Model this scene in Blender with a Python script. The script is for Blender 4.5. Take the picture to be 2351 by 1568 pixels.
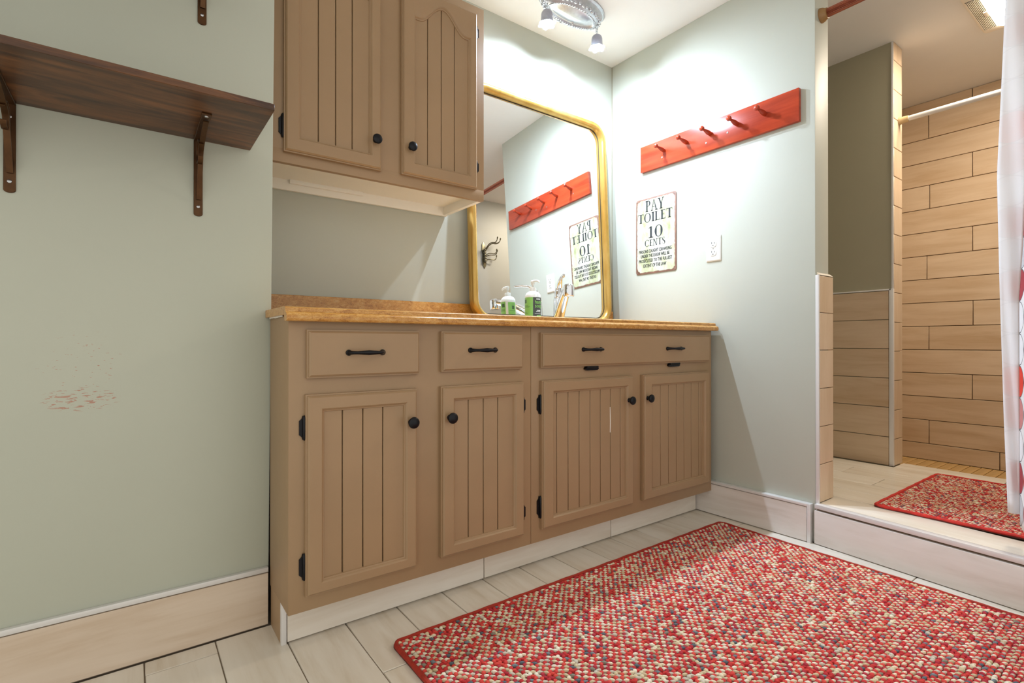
import bpy, bmesh, math, random
from mathutils import Vector, Matrix
random.seed(7)
scene = bpy.context.scene
C = scene.collection
for o in list(bpy.data.objects):
    bpy.data.objects.remove(o)

# ------------------------------------------------------------------ camera
CAM_H = 0.76
cam = bpy.data.cameras.new('camera')
cam.sensor_width = 36.0
cam.sensor_fit = 'HORIZONTAL'
cam.lens = 1180.2 / 2351.0 * 36.0
cam.clip_start = 0.02
cam_o = bpy.data.objects.new('camera', cam)
C.objects.link(cam_o)
cam_o.location = (0, 0, CAM_H)
cam_o.rotation_euler = (math.radians(90.12), 0, math.radians(-36.5))
scene.camera = cam_o

# ------------------------------------------------------------------ light levels
WORLD_STRENGTH = 1.10
BULB_STRENGTH = 5600.0
SPOT_WATTS = 52.0
FAN_STRENGTH = 85.0
world = bpy.data.worlds.new('world')
scene.world = world
world.use_nodes = True
bg = world.node_tree.nodes['Background']
bg.inputs[0].default_value = (1.0, 0.985, 0.92, 1)
bg.inputs[1].default_value = WORLD_STRENGTH
vs = scene.view_settings
vs.view_transform = 'Standard'
vs.look = 'None'
vs.exposure = 0.0
vs.gamma = 1.0
vs.use_curve_mapping = False

# ------------------------------------------------------------------ measures
XW = 2.09      # right wall face
YB = 1.916     # back wall of the vanity alcove
YL = 1.515     # left wall face
YF = 1.307     # base cabinet face frame
YT = 1.382     # toe kick
YD = 1.287     # base door faces
ZC = 2.25      # ceiling
ZP = 0.15      # raised floor beyond the step
YU = 1.62      # wall cabinet face frame


# ------------------------------------------------------------------ materials
def s2l(c):
    return tuple(((v / 255) / 12.92) if v / 255 <= 0.04045 else (((v / 255) + 0.055) / 1.055) ** 2.4 for v in c) + (1.0,)


MATS = {}


class NT:
    def __init__(self, name):
        self.m = bpy.data.materials.new(name)
        self.m.use_nodes = True
        self.t = self.m.node_tree
        self.p = self.t.nodes['Principled BSDF']

    def n(self, typ, **kw):
        x = self.t.nodes.new(typ)
        for k, v in kw.items():
            setattr(x, k, v)
        return x

    def l(self, a, b):
        self.t.links.new(a, b)

    def math(self, op, a, b=None, c=None):
        x = self.n('ShaderNodeMath', operation=op)
        for i, v in enumerate((a, b, c)):
            if v is None:
                continue
            if isinstance(v, (int, float)):
                x.inputs[i].default_value = v
            else:
                self.l(v, x.inputs[i])
        return x.outputs[0]

    def ramp(self, fac, stops, mode='LINEAR'):
        r = self.n('ShaderNodeValToRGB')
        r.color_ramp.interpolation = mode
        e = r.color_ramp.elements
        e[0].position, e[0].color = stops[0]
        e[1].position, e[1].color = stops[-1]
        for p, c in stops[1:-1]:
            x = e.new(p)
            x.color = c
        self.l(fac, r.inputs[0])
        return r.outputs[0]

    def mix(self, fac, a, b, mode='MIX'):
        x = self.n('ShaderNodeMix', data_type='RGBA', blend_type=mode)
        for i, v in ((0, fac), (6, a), (7, b)):
            if isinstance(v, (int, float)):
                x.inputs[i].default_value = v
            elif isinstance(v, tuple):
                x.inputs[i].default_value = v
            else:
                self.l(v, x.inputs[i])
        return x.outputs[2]

    def coord(self, scale=(1, 1, 1), rnd=False, kind='Object'):
        tc = self.n('ShaderNodeTexCoord')
        mp = self.n('ShaderNodeMapping')
        mp.inputs['Scale'].default_value = scale
        self.l(tc.outputs[kind], mp.inputs[0])
        if rnd:
            oi = self.n('ShaderNodeObjectInfo')
            cb = self.n('ShaderNodeCombineXYZ')
            for i, k in enumerate((13.0, 37.0, 71.0)):
                self.l(self.math('MULTIPLY', oi.outputs['Random'], k), cb.inputs[i])
            self.l(cb.outputs[0], mp.inputs['Location'])
        return mp.outputs[0]

    def noise(self, vec, scale, detail=4, rough=0.6, dist=0.0):
        x = self.n('ShaderNodeTexNoise')
        x.inputs['Scale'].default_value = scale
        x.inputs['Detail'].default_value = detail
        x.inputs['Roughness'].default_value = rough
        x.inputs['Distortion'].default_value = dist
        self.l(vec, x.inputs['Vector'])
        return x.outputs[0]

    def bump(self, h, strength=0.2, dist=0.002):
        b = self.n('ShaderNodeBump')
        b.inputs['Strength'].default_value = strength
        b.inputs['Distance'].default_value = dist
        self.l(h, b.inputs['Height'])
        self.l(b.outputs[0], self.p.inputs['Normal'])

    def base(self, c):
        if isinstance(c, tuple):
            self.p.inputs['Base Color'].default_value = c
        else:
            self.l(c, self.p.inputs['Base Color'])

    def set(self, **kw):
        for k, v in kw.items():
            self.p.inputs[k.replace('_', ' ')].default_value = v
        return self


def paint(name, rgb, rough=0.55, var=0.06, scale=3.0, bump=0.05, bscale=160, **kw):
    t = NT(name)
    v = t.coord()
    f = t.noise(v, scale, 5)
    c = s2l(rgb)
    lo = tuple(x * (1 - var) for x in c[:3]) + (1,)
    hi = tuple(min(1, x * (1 + var)) for x in c[:3]) + (1,)
    t.base(t.ramp(f, [(0.3, lo), (0.7, hi)]))
    t.set(Roughness=rough, **kw)
    if bump:
        t.bump(t.noise(v, bscale, 3), bump, 0.002)
    MATS[name] = t.m
    return t.m


def metal(name, rgb, rough=0.2, metallic=1.0, var=0.08, scale=25):
    t = NT(name)
    v = t.coord()
    f = t.noise(v, scale, 4)
    c = s2l(rgb)
    t.base(t.ramp(f, [(0.3, tuple(x * (1 - var) for x in c[:3]) + (1,)), (0.7, c)]))
    t.set(Roughness=rough, Metallic=metallic)
    MATS[name] = t.m
    return t.m


def tile_mat(name, a, b, c, axis, rough=0.35):
    """wood-look porcelain: streaks run along the given axis"""
    t = NT(name)
    sc = [26, 26, 26]
    sc[axis] = 2.6
    v = t.coord(tuple(sc), rnd=True)
    f = t.noise(v, 1.0, 6, 0.62, 0.6)
    sc2 = [9, 9, 9]
    sc2[axis] = 1.4
    v2 = t.coord(tuple(sc2), rnd=True)
    f2 = t.noise(v2, 1.0, 4, 0.6, 0.3)
    col = t.ramp(f, [(0.28, s2l(c)), (0.5, s2l(a)), (0.74, s2l(b))])
    col2 = t.ramp(f2, [(0.3, s2l(c)), (0.62, s2l(b))])
    t.base(t.mix(0.42, col, col2))
    t.set(Roughness=rough)
    t.bump(f, 0.04, 0.002)
    MATS[name] = t.m
    return t.m


# walls
def wall_mat(name, rgb, stain=False):
    t = NT(name)
    v = t.coord()
    f = t.noise(v, 2.2, 5)
    c = s2l(rgb)
    col = t.ramp(f, [(0.3, tuple(x * 0.96 for x in c[:3]) + (1,)), (0.7, c)])
    if stain:
        # rust-red scuffs left on the paint
        tc = t.n('ShaderNodeTexCoord')
        sx = t.n('ShaderNodeSeparateXYZ')
        t.l(tc.outputs['Object'], sx.inputs[0])

        def blob(cx, cz, rx, rz):
            dx = t.math('DIVIDE', t.math('SUBTRACT', sx.outputs[0], cx), rx)
            dz = t.math('DIVIDE', t.math('SUBTRACT', sx.outputs[2], cz), rz)
            d = t.math('ADD', t.math('MULTIPLY', dx, dx), t.math('MULTIPLY', dz, dz))
            return t.math('SUBTRACT', 1.0, t.math('MINIMUM', d, 1.0))
        m1 = blob(-0.092, 0.632, 0.075, 0.03)
        m2 = blob(-0.088, 0.70, 0.085, 0.10)
        sv = t.coord((60, 60, 240))
        sn = t.noise(sv, 1.0, 3, 0.6, 0.4)
        sv2 = t.coord((90, 90, 260))
        sn2 = t.noise(sv2, 1.0, 2, 0.5)
        a = t.math('MULTIPLY', m1, t.math('GREATER_THAN', sn, 0.575))
        b = t.math('MULTIPLY', t.math('MULTIPLY', m2, 0.8), t.math('GREATER_THAN', sn2, 0.70))
        fac = t.math('MINIMUM', t.math('MAXIMUM', t.math('MULTIPLY', a, 1.5), b), 0.62)
        col = t.mix(fac, col, s2l((176, 92, 62)))
    t.base(col)
    t.set(Roughness=0.5)
    t.bump(t.noise(v, 130, 3), 0.06, 0.002)
    MATS[name] = t.m
    return t.m


M_WALL = wall_mat('sage_grey_wall_paint', (186, 189, 177))
M_WALL_STAIN = wall_mat('scuffed_sage_wall_paint', (186, 189, 173), True)
M_WALL_OLIVE = wall_mat('olive_wall_paint', (164, 158, 134))
M_WALL_GREY = wall_mat('grey_wall_paint', (172, 174, 168))
M_CEIL = paint('white_ceiling_paint', (236, 236, 234), 0.7, 0.02)
M_GROUT = paint('dark_grout', (138, 122, 104), 0.85, 0.15, 40)
M_GROUT_L = paint('brown_grout', (120, 96, 70), 0.85, 0.15, 40)
M_FLOOR = tile_mat('cream_floor_tile', (224, 216, 202), (232, 226, 214), (202, 188, 166), 1, 0.3)
M_BASE_X = tile_mat('beige_base_tile', (214, 196, 176), (222, 206, 188), (194, 170, 144), 0, 0.4)
M_BASE_Y = tile_mat('beige_base_tile_side', (220, 213, 206), (227, 221, 215), (202, 191, 180), 1, 0.4)
M_TOE = tile_mat('pale_toe_tile', (228, 220, 208), (234, 228, 218), (212, 200, 184), 0, 0.35)
M_SHW = tile_mat('tan_shower_tile', (208, 184, 154), (218, 196, 168), (188, 158, 122), 1, 0.35)
M_SHW_S = tile_mat('tan_edge_tile', (208, 184, 156), (216, 194, 168), (196, 170, 138), 2, 0.35)
M_MOSAIC = paint('amber_mosaic', (206, 168, 108), 0.4, 0.2, 18)
M_TRIM = metal('white_metal_trim', (226, 224, 222), 0.35, 0.25, 0.03)
M_CAB = paint('taupe_cabinet_paint', (158, 129, 96), 0.42, 0.05, 4.0, 0.08, 90)
M_CABIN = paint('white_cabinet_underside', (242, 239, 230), 0.5, 0.03)
M_BLACK = metal('black_iron', (26, 26, 30), 0.35, 0.6, 0.3)
M_STEEL = metal('steel_screw', (190, 190, 190), 0.3)
M_CHROME = metal('chrome', (226, 228, 232), 0.05, 1.0, 0.02)
M_PEWTER = metal('pewter', (206, 208, 214), 0.36, 1.0, 0.18, 60)
M_BRONZE = metal('bronze_bracket', (96, 66, 40), 0.38, 0.75, 0.35, 30)
M_COPPER = metal('copper_rod', (156, 92, 70), 0.35, 0.7, 0.2, 30)
M_BRASSY = paint('bronze_end_cap', (150, 112, 66), 0.45, 0.2, 20)
M_WHITEROD = metal('white_rod', (232, 230, 226), 0.3, 0.1, 0.02)
M_BEIGECAP = paint('beige_rod_cap', (196, 172, 128), 0.5, 0.05)
M_WHITEPL = paint('white_plastic', (214, 213, 206), 0.35, 0.02, 10, 0)
M_CREAMPL = paint('cream_plastic', (238, 230, 214), 0.4, 0.03, 10, 0)
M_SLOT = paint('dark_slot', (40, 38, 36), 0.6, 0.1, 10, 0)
M_GREEN = paint('green_label', (128, 184, 92), 0.45, 0.05, 30, 0)
M_DKLAB = paint('charcoal_label', (58, 60, 56), 0.45, 0.08, 30, 0)
M_GREENTXT = paint('lime_print', (132, 196, 84), 0.5, 0.03, 30, 0)
M_DKGREEN = paint('dark_green_print', (62, 96, 54), 0.5, 0.03, 30, 0)
M_INK = paint('slate_sign_ink', (34, 37, 42), 0.8, 0.15, 60, 0)
M_INK2 = paint('black_sign_ink', (22, 23, 25), 0.8, 0.15, 60, 0)
M_RUST = paint('rusty_brown_sign_edge', (126, 92, 76), 0.5, 0.25, 30, 0)
M_SCRATCH = paint('bare_paint_scratch', (236, 230, 220), 0.6, 0.02, 20, 0)
M_GAP = paint('caulk_white', (226, 220, 208), 0.7, 0.08, 50)


def m_sign():
    t = NT('weathered_cream_enamel')
    v = t.coord((1, 9, 5))
    f = t.noise(v, 1.6, 6, 0.65, 0.5)
    c = t.ramp(f, [(0.40, s2l((194, 194, 182))), (0.54, s2l((180, 184, 150))), (0.70, s2l((140, 146, 92)))])
    t.base(c)
    t.set(Roughness=0.6)
    return t.m


def m_shelf():
    t = NT('dark_walnut_stain')
    v = t.coord((3, 20, 20))
    f = t.noise(v, 1.0, 7, 0.65, 1.2)
    v2 = t.coord((3, 10, 10))
    f2 = t.noise(v2, 1.0, 4, 0.6, 0.4)
    c = t.ramp(f, [(0.32, s2l((36, 21, 11))), (0.48, s2l((82, 49, 23))), (0.7, s2l((142, 90, 44)))])
    t.base(t.mix(t.math('MULTIPLY', f2, 0.5), c, s2l((50, 28, 16))))
    t.set(Roughness=0.35)
    t.bump(f, 0.1, 0.002)
    return t.m


def m_laminate():
    t = NT('golden_brown_granite_laminate')
    v = t.coord((38, 80, 80))
    f = t.noise(v, 1.0, 8, 0.7, 1.0)
    v2 = t.coord((300, 420, 420))
    f2 = t.noise(v2, 1.0, 4, 0.7)
    c = t.ramp(f, [(0.30, s2l((116, 68, 22))), (0.42, s2l((176, 116, 42))), (0.55, s2l((204, 150, 74))), (0.72, s2l((222, 188, 128)))])
    c2 = t.ramp(f2, [(0.35, s2l((128, 74, 32))), (0.6, s2l((214, 166, 96)))])
    t.base(t.mix(0.35, c, c2))
    t.set(Roughness=0.2)
    return t.m


def m_redwood():
    t = NT('red_mahogany_stain')
    v = t.coord((30, 3, 30))
    f = t.noise(v, 1.0, 6, 0.6, 0.5)
    t.base(t.ramp(f, [(0.3, s2l((142, 44, 22))), (0.7, s2l((182, 66, 34)))]))
    t.set(Roughness=0.22)
    return t.m


def m_gold():
    t = NT('antique_gold_frame')
    v = t.coord((12, 12, 3))
    f = t.noise(v, 1.0, 5, 0.6)
    t.base(t.ramp(f, [(0.3, s2l((168, 126, 48))), (0.7, s2l((206, 174, 104)))]))
    t.set(Roughness=0.24, Metallic=0.65)
    return t.m


def m_mirror():
    t = NT('mirror_glass')
    v = t.coord()
    f = t.noise(v, 2.0, 2)
    t.base(t.ramp(f, [(0.0, (0.90, 0.93, 0.93, 1)), (1.0, (0.93, 0.95, 0.95, 1))]))
    t.set(Roughness=0.0, Metallic=1.0)
    return t.m


def m_yarn():
    t = NT('rug_yarn')
    at = t.n('ShaderNodeAttribute', attribute_name='yarn')
    v = t.coord((1, 1, 1))
    f = t.noise(v, 900, 2)
    t.base(t.mix(0.35, at.outputs[0], t.ramp(f, [(0.3, (0.25, 0.25, 0.25, 1)), (0.7, (1, 1, 1, 1))]), 'MULTIPLY'))
    t.set(Roughness=0.85)
    return t.m


def m_emit(name, rgb, strength):
    m = bpy.data.materials.new(name)
    m.use_nodes = True
    nt = m.node_tree
    nt.nodes.clear()
    e = nt.nodes.new('ShaderNodeEmission')
    e.inputs[0].default_value = s2l(rgb)
    e.inputs[1].default_value = strength
    o = nt.nodes.new('ShaderNodeOutputMaterial')
    nt.links.new(e.outputs[0], o.inputs[0])
    return m


def m_frost():
    t = NT('frosted_glass_shade')
    v = t.coord()
    f = t.noise(v, 40, 3)
    c = t.ramp(f, [(0.3, s2l((150, 152, 164))), (0.7, s2l((164, 166, 178)))])
    t.base(c)
    t.set(Roughness=0.35)
    tr = t.n('ShaderNodeBsdfTranslucent')
    tr.inputs[0].default_value = (0.94, 0.96, 0.98, 1)
    mx = t.n('ShaderNodeMixShader')
    mx.inputs[0].default_value = 0.008
    out = t.t.nodes['Material Output']
    t.l(t.p.outputs[0], mx.inputs[1])
    t.l(tr.outputs[0], mx.inputs[2])
    t.l(mx.outputs[0], out.inputs[0])
    return t.m


def m_curtain(name, strength):
    t = NT(name)
    tc = t.n('ShaderNodeTexCoord')
    mp = t.n('ShaderNodeMapping')
    mp.inputs['Scale'].default_value = (1 / 0.097, 1 / 0.097, 1)
    mp.inputs['Location'].default_value = (0, -0.118, 0)
    t.l(tc.outputs['UV'], mp.inputs[0])
    sx = t.n('ShaderNodeSeparateXYZ')
    t.l(mp.outputs[0], sx.inputs[0])
    fu, fv = [t.math('SUBTRACT', t.math('FRACT', sx.outputs[i]), 0.5) for i in (0, 1)]
    d = t.math('SQRT', t.math('ADD', t.math('MULTIPLY', fu, fu), t.math('MULTIPLY', fv, fv)))
    inside = t.math('LESS_THAN', d, 0.49)
    line = t.math('LESS_THAN', t.math('ABSOLUTE', t.math('SUBTRACT', d, 0.485)), 0.014)
    cb = t.n('ShaderNodeCombineXYZ')
    t.l(t.math('FLOOR', sx.outputs[0]), cb.inputs[0])
    t.l(t.math('FLOOR', sx.outputs[1]), cb.inputs[1])
    white = s2l((240, 240, 242))
    red, salmon, crimson, grey = [s2l(q) for q in ((226, 58, 34), (206, 134, 130), (168, 58, 66), (204, 204, 208))]
    idx = t.math('FRACT', t.math('MULTIPLY', t.math('ADD', t.math('ADD', t.math('FLOOR', sx.outputs[1]), t.math('MULTIPLY', t.math('FLOOR', sx.outputs[0]), 3.0)), 0.5), 0.125))
    c = t.ramp(idx, [(0.0, white), (0.125, crimson), (0.25, grey), (0.375, crimson), (0.5, white), (0.625, salmon), (0.75, red), (0.875, white)], 'CONSTANT')
    col = t.mix(inside, white, c)
    col = t.mix(line, col, s2l((70, 74, 78)))
    t.base(t.mix(strength, white, col))
    t.set(Roughness=0.8)
    t.bump(t.noise(t.coord((1, 400, 400)), 1.0, 2), 0.1, 0.001)
    return t.m


M_SIGN, M_SHELF, M_LAM, M_REDW, M_GOLD, M_MIRROR, M_YARN = m_sign(), m_shelf(), m_laminate(), m_redwood(), m_gold(), m_mirror(), m_yarn()
M_BULB = m_emit('lit_bulb', (218, 234, 255), BULB_STRENGTH)
M_LENS = m_emit('lit_fan_lens', (255, 238, 216), FAN_STRENGTH)
M_FROST = m_frost()
M_CURT, M_CURT_BACK = m_curtain('printed_curtain_cloth', 1.0), m_curtain('curtain_cloth_reverse', 0.055)


# ------------------------------------------------------------------ mesh building
class B:
    def __init__(self):
        self.v, self.f = [], []

    def add(self, vs, fs):
        o = len(self.v)
        self.v += [tuple(p) for p in vs]
        self.f += [tuple(i + o for i in f) for f in fs]
        return self

    def box(self, x0, x1, y0, y1, z0, z1):
        vs = [(x, y, z) for z in (z0, z1) for y in (y0, y1) for x in (x0, x1)]
        return self.add(vs, [(0, 2, 3, 1), (4, 5, 7, 6), (0, 1, 5, 4), (2, 6, 7, 3), (0, 4, 6, 2), (1, 3, 7, 5)])

    def prism(self, poly, axis, d0, d1):
        """poly in the two remaining axes (in xyz order), extruded along axis"""
        n = len(poly)

        def mk(p, d):
            q = list(p)
            q.insert(axis, d)
            return q
        vs = [mk(p, d0) for p in poly] + [mk(p, d1) for p in poly]
        fs = [tuple(range(n)), tuple(range(2 * n - 1, n - 1, -1))]
        fs += [(i, i + n, (i + 1) % n + n, (i + 1) % n) for i in range(n)]
        return self.add(vs, fs)

    def loops(self, loops, close=True, cap=(False, False), wrap=False):
        n = len(loops[0])
        vs = [p for l in loops for p in l]
        fs = []
        m = len(loops)
        for k in range(m if wrap else m - 1):
            a, b = k * n, ((k + 1) % m) * n
            for i in range(n if close else n - 1):
                j = (i + 1) % n
                fs.append((a + i, a + j, b + j, b + i))
        if cap[0]:
            fs.append(tuple(range(n - 1, -1, -1)))
        if cap[1]:
            fs.append(tuple(range((m - 1) * n, m * n)))
        return self.add(vs, fs)

    def lathe(self, prof, org, axis=(0, 0, 1), n=24, cap=(True, True)):
        ax = Vector(axis).normalized()
        t = Vector((1, 0, 0)) if abs(ax.x) < 0.9 else Vector((0, 1, 0))
        e1 = ax.cross(t).normalized()
        e2 = ax.cross(e1)
        o = Vector(org)
        L = []
        for r, h in prof:
            L.append([o + ax * h + (e1 * math.cos(2 * math.pi * i / n) + e2 * math.sin(2 * math.pi * i / n)) * max(r, 1e-5) for i in range(n)])
        return self.loops(L, True, cap)

    def tube(self, pts, rad, n=10, flat=1.0, up=(0, 0, 1)):
        pts = [Vector(p) for p in pts]
        if isinstance(rad, (int, float)):
            rad = [rad] * len(pts)
        L = []
        for i, p in enumerate(pts):
            d = (pts[min(i + 1, len(pts) - 1)] - pts[max(i - 1, 0)]).normalized()
            u = Vector(up)
            if abs(d.dot(u)) > 0.95:
                u = Vector((1, 0, 0)) if abs(d.x) < 0.9 else Vector((0, 1, 0))
            s = d.cross(u).normalized()
            w = s.cross(d)
            L.append([p + (s * math.cos(2 * math.pi * k / n) + w * flat * math.sin(2 * math.pi * k / n)) * rad[i] for k in range(n)])
        return self.loops(L, True, (True, True))

    def strap(self, pts, width, th, wax=(1, 0, 0)):
        """flat band along pts, width along wax"""
        w = Vector(wax) * (width / 2)
        pts = [Vector(p) for p in pts]
        L = []
        for i, p in enumerate(pts):
            d = (pts[min(i + 1, len(pts) - 1)] - pts[max(i - 1, 0)]).normalized()
            nrm = d.cross(Vector(wax)).normalized() * (th / 2)
            L.append([p - w - nrm, p + w - nrm, p + w + nrm, p - w + nrm])
        return self.loops(L, True, (True, True))

    def ball(self, c, r, n=12, m=8, sc=(1, 1, 1)):
        L = []
        for k in range(1, m):
            a = math.pi * k / m
            L.append([(c[0] + r * sc[0] * math.sin(a) * math.cos(2 * math.pi * i / n), c[1] + r * sc[1] * math.sin(a) * math.sin(2 * math.pi * i / n), c[2] - r * sc[2] * math.cos(a)) for i in range(n)])
        return self.loops(L, True, (True, True))

    def mesh(self, name, mat, bevel=0.0, smooth=True, seg=2):
        me = bpy.data.meshes.new(name)
        me.from_pydata(self.v, [], self.f)
        bm = bmesh.new()
        bm.from_mesh(me)
        bmesh.ops.recalc_face_normals(bm, faces=bm.faces)
        if bevel:
            es = [e for e in bm.edges if len(e.link_faces) == 2 and e.calc_face_angle(0) > 0.5]
            bmesh.ops.bevel(bm, geom=es, offset=bevel, segments=seg, affect='EDGES', clamp_overlap=True, profile=0.6)
        if smooth:
            for f in bm.faces:
                f.smooth = True
            for e in bm.edges:
                if len(e.link_faces) == 2 and e.calc_face_angle(0) > 0.62:
                    e.smooth = False
        bm.to_mesh(me)
        bm.free()
        me.materials.append(mat)
        return me

    def obj(self, name, mat, parent=None, bevel=0.0, smooth=True, seg=2):
        return link(name, self.mesh(name, mat, bevel, smooth, seg), parent)


def root_world(o):
    v = Vector((0, 0, 0))
    while o is not None:
        v = v + o.location
        o = o.parent
    return v


def link(name, me, parent=None, loc=(0, 0, 0)):
    """loc is in world coordinates"""
    o = bpy.data.objects.new(name, me)
    C.objects.link(o)
    o.location = loc
    if parent is not None:
        o.parent = parent
        o.location = Vector(loc) - root_world(parent)
    return o


def thing(name, label, cat, loc, group=None):
    o = bpy.data.objects.new(name, None)
    C.objects.link(o)
    o.empty_display_size = 0.05
    o.location = loc
    tag(o, label, cat, group)
    return o


def tag(o, label, cat, group=None):
    o['label'] = label
    o['category'] = cat
    if group:
        o['group'] = group
    return o


def struct(o, label, cat):
    o['kind'] = 'structure'
    return tag(o, label, cat)


def text_geo(body, height, width=None):
    """flat letters from the built-in font; returns verts2d, faces, fitted to height (caps) and width"""
    cu = bpy.data.curves.new('t', 'FONT')
    cu.body = body
    cu.resolution_u = 3
    ob = bpy.data.objects.new('t', cu)
    C.objects.link(ob)
    dg = bpy.context.evaluated_depsgraph_get()
    me = bpy.data.meshes.new_from_object(ob.evaluated_get(dg))
    vs = [(v.co.x, v.co.y) for v in me.vertices]
    fs = [tuple(p.vertices) for p in me.polygons]
    bpy.data.objects.remove(ob)
    bpy.data.meshes.remove(me)
    bpy.data.curves.remove(cu)
    x0, x1 = min(v[0] for v in vs), max(v[0] for v in vs)
    y0, y1 = min(v[1] for v in vs), max(v[1] for v in vs)
    sy = height / (y1 - y0)
    sx = sy if width is None else width / (x1 - x0)
    return [((x - x0) * sx, (y - y0) * sy) for x, y in vs], fs


def rrect(x0, x1, z0, z1, r, n=9):
    out = []
    for cx, cz, a0 in ((x1 - r, z0 + r, -90), (x1 - r, z1 - r, 0), (x0 + r, z1 - r, 90), (x0 + r, z0 + r, 180)):
        for i in range(n):
            a = math.radians(a0 + 90 * i / (n - 1))
            out.append((cx + r * math.cos(a), cz + r * math.sin(a)))
    return out


def smoothstep(t):
    t = max(0.0, min(1.0, t))
    return t * t * (3 - 2 * t)


# ================================================================== SETTING
# floor base (grout bed) and tiles
fl = struct(B().box(-1.2, XW + 0.114, -0.9, 1.96, -0.06, -0.004).obj('floor', M_GROUT, smooth=False), 'cream plank tiled bathroom floor in front of the vanity', 'floor')
PW = 0.147
cache = {}


def tile_mesh(w, d, h, mat, bev=0.0012, key=''):
    k = (round(w, 4), round(d, 4), round(h, 4), mat.name, key)
    if k not in cache:
        cache[k] = B().box(-w / 2, w / 2, -d / 2, d / 2, -h / 2, h / 2).mesh('tile', mat, bev, True, 1)
    return cache[k]


def put_tile(parent, x0, x1, y0, y1, z0, z1, mat, name='tile', g=0.0015):
    me = tile_mesh(x1 - x0, y1 - y0, z1 - z0, mat)
    return link(name, me, parent, ((x0 + x1) / 2, (y0 + y1) / 2, (z0 + z1) / 2))


joints = {-1: 1.441, 0: 0.95, 1: 0.93, 2: 1.129, 3: 0.90, 4: 1.02, 5: 0.86, 6: 1.10, 7: 0.92, 8: 1.04, 9: 0.88, 10: 1.12, 11: 0.94, 12: 0.56}
for k in range(-9, 13):
    x0 = 0.172 + PW * k
    x1 = x0 + PW
    j = joints.get(k, 0.7 + 0.2 * (k % 3))
    ys = sorted([y for y in [j + 0.6 * n for n in range(-4, 4)] if -0.88 < y < 1.49])
    ys = [-0.9] + ys + [1.502 if k <= 0 else 1.40]
    for a, b in zip(ys[:-1], ys[1:]):
        if b - a < 0.02:
            continue
        put_tile(fl, x0 + 0.0012, min(x1 - 0.0012, XW), a + 0.0015, b - 0.0015, -0.012, 0.0, M_FLOOR)

# walls
wl = B()
wl.add([(-1.2, YL, 0), (0.2985, YL, 0), (0.2985, 1.96, 0), (-1.2, 1.96, 0), (-1.2, YL, ZC), (0.318, YL, ZC), (0.318, 1.96, ZC), (-1.2, 1.96, ZC)],
       [(0, 1, 2, 3), (7, 6, 5, 4), (0, 4, 5, 1), (1, 5, 6, 2), (2, 6, 7, 3), (3, 7, 4, 0)])
struct(wl.obj('wall_left', M_WALL_STAIN, bevel=0.003, seg=2), 'pale sage wall on the left with red scuffs, behind the dark shelves', 'wall')
struct(B().box(0.325, XW + 0.114, YB, 1.96, 0, ZC).obj('wall_back', M_WALL, smooth=False), 'pale wall behind the mirror and wall cabinet', 'wall')
wr = struct(B().box(XW, 2.204, 0.885, 1.912, 0, ZC).obj('wall_right', M_WALL, bevel=0.003), 'pale grey wall carrying the peg rail and the tin sign', 'wall')
struct(B().box(-1.2, 4.1, -0.9, 1.96, ZC, ZC + 0.05).obj('ceiling', M_CEIL, smooth=False), 'white ceiling over vanity and shower', 'ceiling')

# left baseboard
bl = struct(B().box(-1.2, 0.297, YL - 0.008, YL, 0, 0.142).obj('baseboard_left', M_GROUT, smooth=False), 'beige tile baseboard with white metal cap along the left wall', 'baseboard')
put_tile(bl, -1.2, -0.312, YL - 0.0125, YL - 0.004, 0.003, 0.141, M_BASE_X)
put_tile(bl, -0.309, 0.2965, YL - 0.0125, YL - 0.004, 0.003, 0.141, M_BASE_X)
B().box(-1.2, 0.2965, YL - 0.0135, YL, 0.144, 0.156).obj('metal_cap', M_TRIM, bl, 0.001)

# right baseboard
br = struct(B().box(XW - 0.014, XW, 0.905, 1.40, 0, 0.136).obj('baseboard_right', M_GROUT, smooth=False), 'beige tile baseboard with white cap below the tin sign wall', 'baseboard')
put_tile(br, XW - 0.025, XW - 0.012, 0.907, 1.40, 0.003, 0.134, M_BASE_Y)
B().box(XW - 0.0265, XW, 0.905, 1.40, 0.1365, 0.147).obj('metal_cap', M_TRIM, br, 0.001)
B().box(XW - 0.0265, XW, 0.893, 0.905, 0.0, 0.147).obj('metal_end_cap', M_TRIM, br, 0.001)

# step and raised shower-room floor
pf = [(2.083, 0.886), (2.022, 0.25), (1.985, -0.1), (3.14, -0.1), (3.14, 0.90), (3.024, 0.925), (3.024, 1.912), (2.21, 1.912), (2.21, 0.886)]
pl = struct(B().prism([(x + (0.006 if x < 2.1 else 0), y) for x, y in pf], 2, 0.0, ZP - 0.008).obj('floor_shower_room', M_GROUT_L, smooth=False), 'raised plank tile floor inside the shower room doorway', 'floor')


def front_x(y, off=0.0):
    return 2.083 + (y - 0.886) * (2.083 - 2.022) / 0.636 + off


def strip(y0, y1, o0, o1, z0, z1):
    b = B()
    b.prism([(front_x(y0, o0), y0), (front_x(y1, o0), y1), (front_x(y1, o1), y1), (front_x(y0, o1), y0)], 2, z0, z1)
    return b


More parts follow.
